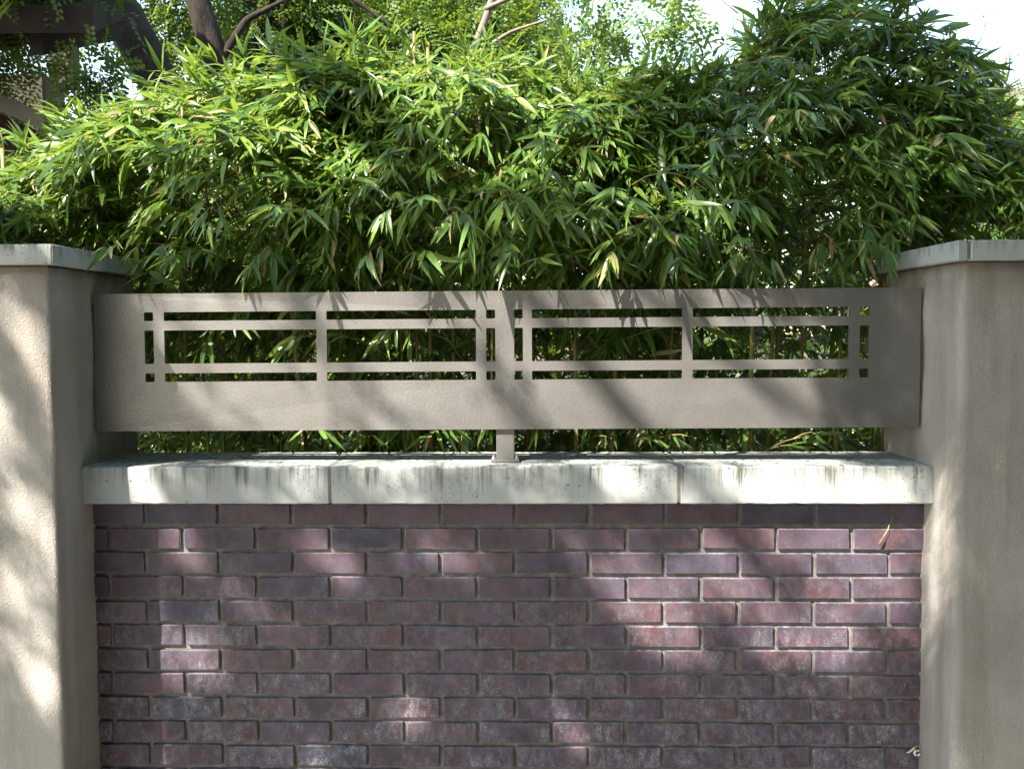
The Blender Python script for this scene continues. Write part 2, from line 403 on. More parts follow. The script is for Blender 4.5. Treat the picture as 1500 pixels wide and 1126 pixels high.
# ------------------------------------------------------------------ stucco pillars
def grid_pillar(name, x0, x1, y0, y1, z0, z1, parent, off, r=.018, seed=1):
    g = np.random.default_rng(seed)
    def seg(a, b, h): return np.linspace(a, b, max(2, int(abs(b - a) / h)))
    ring = []
    for cx, cy, a0, nx in ((x1 - r, y0 + r, -90, 0), (x1 - r, y1 - r, 0, 0), (x0 + r, y1 - r, 90, 0), (x0 + r, y0 + r, 180, 0)):
        for t in (0, 22, 45, 68, 90): ring.append((cx + r * math.cos(R(a0 + t)), cy + r * math.sin(R(a0 + t))))
    full = []
    for a, b in zip(ring, ring[1:] + ring[:1]):
        d = math.dist(a, b); k = max(1, int(d / .03))
        for t in range(k): full.append((a[0] + (b[0] - a[0]) * t / k, a[1] + (b[1] - a[1]) * t / k))
    full = np.array(full); n = len(full); zs = np.linspace(z0, z1, int((z1 - z0) / .03) + 1)
    ph = g.uniform(0, 6.28, (6, 3)); V = []
    nrm = full - [(x0 + x1) / 2, (y0 + y1) / 2]; nrm = unit(np.sign(nrm) * np.abs(nrm) ** 3)
    for z in zs:
        w = sum(.0011 * np.sin(full[:, 0] * (9 + 6 * q) + ph[q, 0]) * np.sin(full[:, 1] * (8 + 5 * q) + ph[q, 1] + z * (7 + 4 * q)) for q in range(6))
        s_ = full + nrm * (w + g.normal(0, .0005, n))[:, None]
        V += [(a, b, z) for a, b in s_]
    m = len(zs); i = np.arange(m - 1)[:, None] * n; j = np.arange(n)[None]; jn = (j + 1) % n
    F = np.stack([i + j, i + jn, i + n + jn, i + n + j], -1).reshape(-1, 4)
    me = mesh_from(name, np.array(V) - off, [F, np.array([[(m - 1) * n + q for q in range(n)]])], None, True)
    return put(name, me, M['stucco'], parent)

PYF, PYB = -.205, .32
for side, x0, x1, lab in ((-1, -1.80, XL, 'tan stucco pillar with stone cap and sun-dappled front left of the metal screen'),
                          (1, XR, 1.75, 'shaded tan stucco pillar with stone cap at right end of the metal screen')):
    off = np.array([(x0 + x1) / 2, (PYF + PYB) / 2, 0]); p = thing('stucco_pillar', lab, 'pillar', tuple(off))
    grid_pillar('shaft', x0, x1, PYF, PYB, 0, 1.6535, p, off, .012 if side < 0 else .022, 5 + side)
    bd = MB(); bd.box(x0 - off[0] + .004, x1 - off[0] - .004, PYF - off[1] + .004, PYB - off[1] - .004, 1.650, 1.6605)
    bd.build('bedding_joint', M['bed'], p)
    ov = .019
    if side < 0:
        worn_slab('cap', x0 - ov, x1 + ov, PYF - ov, PYB + ov, 1.659, 1.7095, M['cast'], p, off, .004, .02, .0004, 3)
    else:
        cx = x0 + .012                                  # mitred return along the side, crumbling joint at the corner
        worn_slab('cap', cx, x1 + ov, PYF - ov, PYB + ov, 1.657, 1.7065, M['cast'], p, off, .004, .02, .0004, 4)
        o = worn_slab('cap_return', x0 - ov, cx - .004, PYF - ov + .004, PYB + ov, 1.657, 1.7065, M['cast'], p, off, .004, .012, .0004, 6)
        j = MB(); j.box(cx - .006 - off[0], cx + .002 - off[0], PYF - ov + .003 - off[1], PYB - off[1], 1.660, 1.7035)
        j.build('cap_joint', M['mortar'], p)

# ------------------------------------------------------------------ metal screen
TILT = .0036
scr = thing('metal_screen', 'long bronze-grey metal screen panel with rectangular cut-outs mounted above the brick wall', 'screen', (-.024, .03, 1.129))
SO = np.array([-.024, .03, 1.129])
def rounded(x0, x1, z0, z1, r):
    pts = []
    for cx, cz, a0 in ((x1 - r, z1 - r, 0), (x0 + r, z1 - r, 90), (x0 + r, z0 + r, 180), (x1 - r, z0 + r, 270)):
        for t in (0, 30, 60, 90): pts.append((cx + r * math.cos(R(a0 + t)), cz + r * math.sin(R(a0 + t))))
    return pts
from mathutils.geometry import delaunay_2d_cdt
loops = [rounded(-1.151, 1.097, 1.2215, 1.5985, .002)]
rows = ((1.5237, 1.5477), (1.4068, 1.4978), (1.3567, 1.3807))
cols = ((-1.0124, -.9872), (-.958, -.539), (-.511, -.103), (-.0752, -.0505), (.001, .0247), (.0493, .4575), (.485, .9067), (.9343, .9597))
for a, c in cols:
    for z0, z1 in rows: loops.append(rounded(a, c, z0, z1, .0032))
pts = []; edges = []; rim = []
for lp in loops:
    n0 = len(pts); pts += [Vector(q) for q in lp]; k = len(lp)
    e = [(n0 + i, n0 + (i + 1) % k) for i in range(k)]; edges += e; rim += e
vo, _, fo, _, _, _ = delaunay_2d_cdt(pts, edges, [], 0, 1e-6)
P2 = np.array([tuple(v) for v in vo]); tri = np.array([f_ for f_ in fo if len(f_) == 3])
cen = P2[tri].mean(1)
hole = np.zeros(len(tri), bool)
for a, c in cols:
    for z0, z1 in rows: hole |= (cen[:, 0] > a) & (cen[:, 0] < c) & (cen[:, 1] > z0) & (cen[:, 1] < z1)
tri = tri[~hole]; n2 = len(P2)
x2, z2 = P2[:, 0], P2[:, 1] + TILT * P2[:, 0]
bow = .0012 * np.sin(x2 * 3.1 + .6)                              # the sheet is not dead flat
V = np.vstack([np.stack([x2, .020 + bow, z2], 1), np.stack([x2, .030 + bow, z2], 1)])
rimf = np.array([(i, j, j + n2, i + n2) for i, j in rim])
me = mesh_from('plate', V - SO, [np.vstack([tri, tri[:, ::-1] + n2]), rimf]); fix_normals(me)
put('plate', me, M['panel'], scr)
b = MB(); b.box(-.025, .0245, .0012, .05, .0085, .20, .002); o = b.build('post', M['panel'], scr); fix_normals(o.data)
b = MB(); b.box(-.040, .0385, -.013, .066, .001, .0095, .0015); o = b.build('base_plate', M['panel'], scr); fix_normals(o.data)
for x in (-.0325, .031):
    b = MB(); b.tube([(x, -.004, .0095), (x, -.004, .0155)], [.005, .005], 6); b.tube([(x, -.004, .0155), (x, -.004, .02)], [.003, .0025], 6)
    b.build('bolt', M['steel'], scr)
for x in (-1.136, 1.123):                                         # lugs behind the plate, bolted to the pillars
    for z in (.16, .40):
        b = MB(); b.box(x - .012 if x < 0 else x - .04, x + .04 if x < 0 else x + .008, .0015, .0075, z, z + .04); b.build('mounting_lug', M['panel'], scr)

# ------------------------------------------------------------------ leaf templates
def leaf_template(g):
    ts = np.array([0, .12, .38, .70, 1.0]); ws = np.array([0, .40, .5, .33, 0])
    fold = g.uniform(.05, .5); droop = g.uniform(.02, .35); twist = g.normal(0, .35); sway = g.normal(0, .06)
    V = [(0, 0, 0)]
    for t, w in zip(ts[1:4], ws[1:4]):
        z = -droop * t * t; a = twist * t; cx = sway * t * t * 3
        for s_ in (-1, 0, 1):
            x = s_ * w; zz = abs(s_) * w * fold
            V.append((cx + x * math.cos(a) - zz * math.sin(a) * 0, t, (z, (x * math.sin(a) + zz))[0:2]))
    # third coordinate carries (droop scaled by length, lift scaled by width)
    out = [(0, 0, 0, 0)] + [(v[0], v[1], v[2][0], v[2][1]) for v in V[1:]] + [(sway * 3, 1, -droop, 0)]
    return np.array(out, float)
LEAF_T = [(0, 1, 2), (0, 2, 3)] + [(7, 10, 8), (8, 10, 9)]
LEAF_Q = [(1, 4, 5, 2), (2, 5, 6, 3), (4, 7, 8, 5), (5, 8, 9, 6)]
gt = np.random.default_rng(5)
TEMPL = [leaf_template(gt) for _ in range(14)]

def leaves_geometry(B, D, N, Ln, W, K):
    """world vertices of n leaves, (n,11,3)"""
    S = unit(np.cross(D, N)); N = np.cross(S, D)
    T = np.array(TEMPL)[K]
    return (B[:, None] + S[:, None] * (T[..., 0] * W[:, None])[..., None] + D[:, None] * (T[..., 1] * Ln[:, None])[..., None]
            + N[:, None] * (T[..., 2] * Ln[:, None] + T[..., 3] * W[:, None])[..., None])

def merge_leaves(name, Vn, tint, mat, parent, off):
    n = len(Vn); base = (np.arange(n) * 11)[:, None, None]
    F3 = (np.array(LEAF_T)[None] + base).reshape(-1, 3); F4 = (np.array(LEAF_Q)[None] + base).reshape(-1, 4)
    vt = np.repeat(tint[:, None], 11, 1); dry = (np.arange(n) * 7919 % 100) < 20; vt[dry, 10] = .99; vt[dry[:] & (np.arange(n) % 3 == 0), 7:10] = .94
    me = mesh_from(name, Vn.reshape(-1, 3) - off, [F3, F4], vt.ravel(), True)
    return put(name, me, mat, parent)

def project(P):
    d = P - CAM; z = d @ FWD
    return 750 + 1430 * (d @ RGT) / z, 563 - 1430 * (d @ UPV) / z, z

# ------------------------------------------------------------------ bamboo hedge
TOPX = np.array([-2.0, -1.8, -1.56, -1.32, -1.09, -.85, -.375, -.14, .10, .29, .45, .69, .81, 1.05, 1.28, 1.45, 1.6, 1.76, 2.1])
TOPZ = np.array([1.94, 2.03, 2.12, 2.22, 2.31, 2.37, 2.39, 2.38, 2.35, 2.29, 2.31, 2.34, 2.50, 2.62, 2.52, 2.30, 2.10, 2.0, 1.95])
def ztop(x): return np.interp(x, TOPX, TOPZ)
def yfront(x, z):
    f = (z - 1.10) / np.maximum(ztop(x) - 1.10, .2)
    y = np.interp(f, [0, .3, .45, .6, .75, .9, 1.0, 1.1], [.50, .48, .30, .16, .16, .34, .66, .85])
    lump = .5 * np.sin(x * 7.1 + z * 5.3 + .4) + .5 * np.sin(x * 12.7 - z * 9.1 + 1.9) + .4 * np.sin(z * 16.3 + x * 3.1)
    return y + .11 * lump * (f > .3) + .05
def inside_pillar(P, m=.012):
    x, y, z = P[..., 0], P[..., 1], P[..., 2]
    inx = (x < XL + .02 + m) | (x > XR - .02 - m)
    return inx & (y > PYF - .02 - m) & (y < PYB + .02 + m) & (z < 1.712 + m)
def inside_stuff(P):
    x, y, z = P[..., 0], P[..., 1], P[..., 2]
    scrn = (y > .004) & (y < .045) & (z > 1.2) & (z < 1.61) & (abs(x) < 1.17)
    low = (y < .27) & (y > -.07) & (z < 1.133) & (abs(x) < 1.2)
    return inside_pillar(P) | scrn | low

def bamboo(label, x0, x1, n_culm, n_branch, seed, sweep, group, ydeep=(.42, 1.1), top=None, sparse=1.0, front=True, nparts=300, tone=0.0, cuts=(), sprays=()):
    g = np.random.default_rng(seed)
    zt = ztop if top is None else top
    off = np.array([(x0 + x1) / 2, sum(ydeep) / 2, 0]); root = thing('bamboo_clump', label, 'bamboo', tuple(off), group)
    culms = []
    for k in range(n_culm):
        x = x0 + (x1 - x0) * (k + g.uniform(.1, .9)) / n_culm; y = g.uniform(*ydeep)
        h = (zt(x) - 0.0) * g.uniform(.86, .99); lean = np.array([g.normal(0, .05) + sweep * .10, g.normal(-.08, .05)])
        r = g.uniform(.0055, .0105); cut = None
        culms.append((np.array([x, y]), lean, h, r))
    for (x, y, h) in cuts: culms.append((np.array([x, y]), np.array([0., 0.]), h, .0085))
    for (xy, lean, h, r) in culms:
        nseg = int(h / .19); P = []; rr = []
        ph = g.uniform(0, .15)
        def at(z): 
            t = z / h; return (*(xy + lean * t * t), z)
        zs = [0.]; 
        for q in range(nseg + 1):
            z = ph + q * .19
            if 0 < z < h - .02: zs += [z - .006, z, z + .006]
        zs.append(h); zs = sorted(zs)
        for z in zs:
            P.append(at(z)); rr.append(r * (1 - .35 * z / max(h, 2.2)))
        rr = np.array(rr); rr[2:-1:3] *= 1.22
        b = MB(); b.tube(np.array(P) - off, rr, 7); b.build('culm', M['culm'], root, True)
    # branches
    Bs, Ds, Ns, Ls, Ws = [], [], [], [], []
    tw = MB(); made = 0; tries = 0
    todo = list(sprays)
    while made < n_branch and tries < n_branch * 6:
        tries += 1; fixed = todo.pop() if todo else None
        x = g.uniform(x0 - .12, x1 + .12); zz = zt(x)
        u = g.uniform()
        if u < .46:                                     # front face of the hedge
            z = 1.18 + (zz - 1.18) * g.beta(2.7, 1.25); y = yfront(x, z) + abs(g.normal(0, .06)); outward = np.array([0, -1, .15])
        elif u < .64:                                   # top
            z = zz - abs(g.normal(0, .05)); y = g.uniform(.45, 1.2); outward = np.array([0, g.uniform(-.7, .2), 1.])
        else:                                           # inside and back
            z = g.uniform(.62, zz - .1); y = g.uniform(.75, 1.55); outward = np.array([0, g.uniform(-.6, .8), .1])
        if top is not None: y += ydeep[0] - .42
        if x < -1.2 and z < 1.78 and y < .5: z = g.uniform(1.74, 1.95)
        if sparse < 1 and z > 2.30 and g.uniform() > sparse: continue
        tip = np.array([x, y, z])
        if fixed is not None: tip = np.array(fixed); x, y, z = fixed; outward = np.array([0, -1, -.25])
        elif inside_stuff(tip): continue
        outward = unit(outward + np.array([sweep * .9 + g.normal(0, .45), 0, g.normal(0, .25)]))
        Lb = g.uniform(.22, .5)
        if fixed is not None: Lb = .34
        start = tip - outward * Lb * .9; start[2] -= g.uniform(.02, .16)
        mid = (start + tip) / 2 + np.array([0, 0, g.uniform(.02, .09)])
        ts = np.linspace(0, 1, 6)[:, None]
        C = (1 - ts) ** 2 * start + 2 * ts * (1 - ts) * mid + ts ** 2 * tip
        if fixed is None and inside_stuff(C[2:]).any(): continue
        made += 1
        tw.tube(C - off, np.linspace(.0022, .0009, 6), 3, cap=False)
        nf = g.integers(3, 6)
        for q in range(nf):
            uu = 1 - q * g.uniform(.13, .2)
            a = (1 - uu) ** 2 * start + 2 * uu * (1 - uu) * mid + uu ** 2 * tip
            tang = unit(2 * (1 - uu) * (mid - start) + 2 * uu * (tip - mid))
            sd_ = unit(np.cross(tang, [0, 0, 1])) * (1 if q % 2 else -1)
            d = tang if q == 0 else unit(tang * .75 + sd_ * g.uniform(.4, .9) + np.array([0, 0, g.normal(-.05, .3)]))
            d = unit(d + np.array([0, 0, -g.uniform(0, .5)]))
            tl = g.uniform(.025, .075)
            e = a + d * tl
            if q: tw.tube(np.array([a, a + d * tl * .5 + [0, 0, .004], e]) - off, [.0011, .0009, .0007], 3, cap=False)
            side = unit(np.cross(d, [0, 0, 1]) + 1e-3); nl = g.integers(4, 9)
            hang = g.uniform(.0, .8) * float(np.interp(z, [1.6, 1.9, zz - .12, zz], [1.35, .9, .55, .15]))
            for w in range(nl):
                sgn = 1 if w % 2 else -1
                an = R(g.uniform(14, 55)) * sgn * (0.15 if w == 0 else 1)
                dd = d * math.cos(an) + side * math.sin(an) + g.normal(0, .16, 3)
                dd = unit(dd + np.array([sweep * .15, 0, -hang]))
                Bs.append(e - d * tl * .35 * w / nl * 2); Ds.append(dd)
                up = np.array([0, -.45, 1.]) + g.normal(0, .55, 3); Ns.append(up)
                L = g.triangular(.035, .07, .128) * (1.0 if w else 1.1); Ls.append(L); Ws.append(L * g.uniform(.125, .185))
    B = np.array(Bs); D = np.array(Ds); N = np.array(Ns); Ls = np.array(Ls); Ws = np.array(Ws)
    S = unit(np.cross(D, N)); N = np.cross(S, D)
    K = g.integers(0, len(TEMPL), len(B))
    Vn = leaves_geometry(B, D, N, Ls, Ws, K)
    ok = ~inside_stuff(Vn).any(1)
    B, D, N, S, Ls, Ws, K, Vn = (q[ok] for q in (B, D, N, S, Ls, Ws, K, Vn))
    tint = np.clip(g.beta(2.2, 2.4, len(B)) * .9 + tone + np.clip((B[:, 2] - 1.9) * .12, -.1, .12), 0, .9)
    dead = g.uniform(size=len(B)) < np.where(B[:, 2] < 1.75, .07, .025); tint[dead] = g.uniform(.95, 1, dead.sum())
    tw.build('twigs', M['twig'], root)['kind'] = 'stuff'
    # the leaves that show largest are parts of their own
    cx, cy, cz = project(Vn[:, 5]); tx, ty, _ = project(Vn[:, 10]); bx, by, _ = project(Vn[:, 0])
    size = np.hypot(tx - bx, ty - by) * 1.0
    inf = (cx > 5) & (cx < 1495) & (cy > 5) & (cy < 640)
    cell = (cx // 16).astype(int) * 1000 + (cy // 16).astype(int)
    order = np.lexsort((cz, cell)); order = order[inf[order]]
    _, first = np.unique(cell[order], return_index=True); vis = order[first]
    vis = vis[np.argsort(-size[vis])][:nparts]
    if nparts:
        # one mesh per template and colour class, shared by all leaves of that look
        cache = {}
        for i in vis:
            asp = round(Ws[i] / Ls[i] * 40) / 40; cl = int(min(tint[i], .999) * 12); key = (int(K[i]), asp, cl)
            if key not in cache:
                T = TEMPL[K[i]]; V = np.stack([T[:, 0] * asp, T[:, 1], T[:, 2] + T[:, 3] * asp], 1)
                me = mesh_from('leaf', V, [np.array(LEAF_T), np.array(LEAF_Q)], np.full(11, (cl + .5) / 12), True); me.materials.append(M['bamboo']); cache[key] = me
            o = bpy.data.objects.new('leaf', cache[key]); col.objects.link(o); o.parent = root
            mat = Matrix([[S[i][r_] * Ls[i], D[i][r_] * Ls[i], N[i][r_] * Ls[i], B[i][r_] - off[r_]] for r_ in range(3)] + [[0, 0, 0, 1]])
            o.matrix_basis = mat
    keep = np.ones(len(B), bool); keep[vis] = False
    merge_leaves('foliage', Vn[keep], tint[keep], M['bamboo'], root, off)['kind'] = 'stuff'
    return root

gl = np.random.default_rng(8)
def LOW(a, b, n): return tuple((float(x_), float(gl.uniform(.30, .52)), float(gl.uniform(1.19, 1.30))) for x_ in np.linspace(a, b, n) + gl.normal(0, .03, n))
GH = 'bamboo clumps of the hedge behind the wall'
bamboo('bright arching bamboo clump spilling left over the left pillar cap', -1.72, -.55, 15, 1150, 21, -.55, GH, tone=.14, sprays=((-.6, -.06, 1.83), (-.8, -.05, 1.80), (-1.05, .00, 1.73), (-1.02, .10, 1.68), (-.72, .09, 1.70), (-.85, .10, 1.50), (-.6, .16, 1.19), (-.92, .09, 1.72), (-.62, .12, 1.47)) + LOW(-1.08, -.5, 5))
bamboo('dense middle bamboo clump behind the centre of the metal screen with two cut yellow canes', -.55, .38, 13, 1000, 22, 0.0, GH, tone=.10, cuts=((-.335, .62, 2.47), (-.288, .60, 2.43)), sprays=((.0, -.08, 1.82), (.3, -.10, 1.83), (-.3, -.08, 1.82), (-.12, -.05, 1.79), (.18, -.04, 1.80), (.27, -.03, 1.72), (.25, .04, 1.68), (.1, .08, 1.70), (-.1, .08, 1.71), (-.4, .08, 1.71), (-.25, .07, 1.72), (.06, .09, 1.53), (.0, .08, 1.74), (-.42, .15, 1.18), (.28, .15, 1.18), (-.2, .16, 1.20), (-.35, .12, 1.5)) + LOW(-.5, .4, 7))
bamboo('tall dark bamboo clump rising above the right half of the metal screen', .38, 1.50, 16, 1100, 23, .35, GH, tone=-.06, sparse=.75, sprays=((.5, -.09, 1.85), (.42, -.04, 1.80), (.62, -.06, 1.82), (.45, .08, 1.71), (.62, .08, 1.73), (.70, .09, 1.70), (.9, .12, 1.7), (.52, .16, 1.18), (.88, .14, 1.19), (.75, .13, 1.47), (.55, .12, 1.5), (1.02, .12, 1.77), (1.05, .2, 1.80), (.98, .06, 1.73), (1.0, .22, 1.76), (1.05, .28, 1.80), (1.02, .32, 1.78), (.97, .2, 1.72), (1.06, .18, 1.78), (1.0, .15, 1.85), (1.12, .16, 1.82)) + LOW(.4, 1.05, 6))
rt = lambda x: np.interp(x, [1.5, 1.8, 2.2, 2.6, 3.2], [2.0, 2.22, 2.35, 2.45, 2.4])
bamboo('farther low bamboo clump beyond the right pillar cap', 1.75, 3.1, 9, 420, 24, .2, GH, (1.5, 2.3), rt, 1, True, 120, .05)

# ------------------------------------------------------------------ trees with fine pinnate leaves
def frond_template(g, pairs=7):
    V = []; F = []
    curve = g.uniform(.1, .35)
    def pt(t): return np.array([0, t, -curve * t * t])
    for k in range(pairs):
        t = .16 + .8 * k / (pairs - 1); c = pt(t); ll = .17 * (1 - .35 * abs(t - .5) * 2) * g.uniform(.85, 1.15)
        for s_ in (-1, 1):
            dx = s_ * ll; tilt = g.normal(-.02, .03); fw = ll * .35
            b0 = len(V)
            V += [c, c + [dx * .5 - s_ * .0, fw * .5 - .055, tilt * .5], c + [dx, fw, tilt], c + [dx * .5, fw * .5 + .06, tilt * .5]]
            F.append((b0, b0 + 1, b0 + 2, b0 + 3))
    b0 = len(V); V += [pt(0) + [-.006, 0, 0], pt(0) + [.006, 0, 0], pt(1) + [.004, 0, 0], pt(1) + [-.004, 0, 0]]; F.append((b0, b0 + 1, b0 + 2, b0 + 3))
    return np.array(V, float), np.array(F)
FT = [frond_template(gt) for _ in range(6)]
def fronds(name, P, D, L, tint, mat, parent, off, g):
    n = len(P); N = np.array([0, 0, 1.]) + g.normal(0, .45, (n, 3)); S = unit(np.cross(D, N)); N = np.cross(S, D)
    Vs = np.array([f[0] for f in FT])[g.integers(0, 6, n)]; nv = Vs.shape[1]
    W = P[:, None] + (S[:, None] * Vs[..., 0:1] + D[:, None] * Vs[..., 1:2] + N[:, None] * Vs[..., 2:3]) * L[:, None, None]
    F = (FT[0][1][None] + (np.arange(n) * nv)[:, None, None]).reshape(-1, 4)
    return put(name, mesh_from(name, W.reshape(-1, 3) - off, [F], np.repeat(tint, nv)), mat, parent)

def smooth_path(P, n=14):
    P = np.array(P, float); t = np.concatenate([[0], np.cumsum(np.linalg.norm(np.diff(P, axis=0), axis=1))]); u = np.linspace(0, t[-1], n * 3)
    Q = np.stack([np.interp(u, t, P[:, k]) for k in range(3)], 1)
    for _ in range(6): Q[1:-1] = (Q[:-2] + 2 * Q[1:-1] + Q[2:]) / 4
    return Q
def limb(root, name, pts, r0, r1, mat, off, g, k=9):
    Q = smooth_path(pts); r = np.linspace(r0, r1, len(Q)) * (1 + g.normal(0, .03, len(Q)))
    b = MB(); b.tube(Q - off, r, k); return b.build(name, mat, root, True)
def blob_points(g, blobs, n):
    w = np.array([b[6] if len(b) > 6 else b[3] * b[4] * b[5] for b in blobs]); w = w / w.sum(); out = []
    for b, k in zip(blobs, g.multinomial(n, w)):
        # leaves gather on sprays inside the blob
        m = max(1, k // 14); cc = unit(g.normal(size=(m, 3))) * (g.uniform(.25, 1, (m, 1)) ** .5)
        idx = g.integers(0, m, k); p = cc[idx] + g.normal(0, .16, (k, 3))
        out.append(np.array(b[:3]) + p * np.array(b[3:6]))
    return np.vstack(out)

def tree(name, label, base, limbs, blobs, n, size, mat, bark, seed, tint=(0, 1), group=None, extra=None, extra2=None, exD=None, exL=None):
    g = np.random.default_rng(seed); off = np.array(base, float); root = thing(name, label, 'tree', tuple(base), group)
    for k, (nm, pts, r0, r1) in enumerate(limbs): limb(root, nm, pts, r0, r1, bark, off, g, 10 if r0 > .06 else 6)
    P = blob_points(g, blobs, n)
    if extra is not None: P = np.vstack([P, extra])
    if extra2 is not None: P = np.vstack([P, extra2])
    m = len(P); D = unit(g.normal(size=(m, 3)) + np.array([0, 0, -.35])); L = g.uniform(*size, m)
    if extra is not None:
        L[-len(extra) - len(extra2):-len(extra2)] = exL; D[-len(extra) - len(extra2):-len(extra2)] = exD; L[-len(extra2):] = g.uniform(.5, .75, len(extra2))
    fronds('crown', P, D, L, g.uniform(tint[0], tint[1], m), mat, root, off, g)['kind'] = 'stuff'
    return root

# crown of the leaning tree that reaches over the wall: leaves sit up the sun's path; rho = leaf density by the place whose light they take
def gauss(x, z, cx, cz, rx, rz, sh=0.0):
    dx = x - cx - sh * (z - cz); return np.exp(-((dx / (rx * 1.35)) ** 2 + ((z - cz) / (rz * 1.35)) ** 2) ** 2.2)
GAPS = [(.80, .90, .17, .075, -.5), (.98, .86, .08, .08, -.5), (.60, .85, .08, .09, -.6), (.42, .79, .11, .08, -.6), (.82, .745, .11, .06, -.5), (.85, .655, .12, .06, -.4), (.42, .665, .10, .055, -.4), (.22, .86, .05, .06, -.5),
        (.66, .67, .05, .05, -.5), (-.90, .88, .035, .07, -.6), (-.905, .60, .075, .075, -.2), (-.20, .89, .09, .05, -.5), (-.48, .87, .06, .05, -.5), (-.68, .70, .05, .05, -.5),
        (.88, 1.02, .22, .07), (.33, 1.02, .05, .06, -.5), (-.95, 1.02, .035, .07, -.4), (-.83, 1.03, .03, .05, -.4), (-.62, 1.12, .14, .04), (-.3, 1.12, .12, .04), (.1, 1.12, .08, .035),
        (1.19, .80, .045, .18), (-.30, .45, .07, .04), (.15, .40, .08, .035), (-.55, .32, .07, .04),
        (-1.04, 1.20, .04, .10, -.5), (-1.09, .98, .035, .09, -.5), (-1.03, .74, .04, .10, -.5), (-1.09, .55, .035, .08, -.5), (-1.03, .33, .05, .1, -.5),
        (-.70, 1.40, .12, .30, -.6), (-.27, 1.42, .14, .30, -.6), (.08, 1.45, .12, .28, -.6), (.40, 1.42, .14, .32, -.6), (.68, 1.42, .08, .28, -.6), (-.93, 1.45, .025, .15, -.6)]
def rho(x, z):
    clump = .5 + .5 * (np.sin(x * 6.3 + z * 4.2 + 1) + np.sin(x * 11.1 - z * 7.7) * .7 + np.sin(z * 9.3 + x * 2.2 + 2) * .6) / 1.6
    clump = np.clip((clump - .25) / .3, 0, 1)
    base = np.interp(z, [0, 1.06, 1.14, 1.70, 1.8], [1, 1, .55, .42, 0])
    ends = np.maximum(np.interp(x, [.74, .9], [0, 1]), np.interp(x, [-.98, -.9], [1, 0])) * (z > 1.06) * (z < 1.8)
    base = np.maximum(base, ends * .95)
    hedge = clump * np.interp(z, [1.7, 2.0, 2.3, 2.6], [.9, .6, .22, .03]) * np.interp(x, [-1.6, -.8, -.3, .1], [.25, .45, .5, 1])
    hedge = np.maximum(hedge, np.interp(x, [-.2, .35], [0, 1]) * np.clip(.45 + clump * .6, 0, 1) * np.interp(z, [2.0, 2.5], [0, 1]))
    hedge = np.maximum(hedge, np.interp(z, [1.62, 1.72, 2.02, 2.18], [0, 1, .9, 0]) * np.interp(x, [-2.1, -1.6], [.2, 1]))
    base = np.maximum(base, hedge * (z > 1.62))
    for q in GAPS: base = base * (1 - gauss(x, z, *q))
    return base
gc = np.random.default_rng(77)
n = 40000
x = gc.uniform(-3.0, 2.0, n); z = gc.uniform(-.4, 3.9, n); t = gc.uniform(1.75, 2.7, n)
over = np.stack([x, np.zeros_like(x), z], 1) + SUN[None] * t[:, None]
overD = unit(gc.normal(size=(n, 3)) + np.array([0, 0, -.35])); overL = gc.uniform(.125, .185, n)
lit = np.ones(n)
for f_ in (.15, .5, .9):                                            # where the base, middle and tip of each frond throw their shade
    q = over + overD * (overL * f_)[:, None]; q = q - SUN[None] * q[:, 1:2] / SUN[1]
    lit = np.minimum(lit, rho(q[:, 0], q[:, 2]))
keep = gc.uniform(size=n) < lit; over, overD, overL = over[keep], overD[keep], overL[keep]
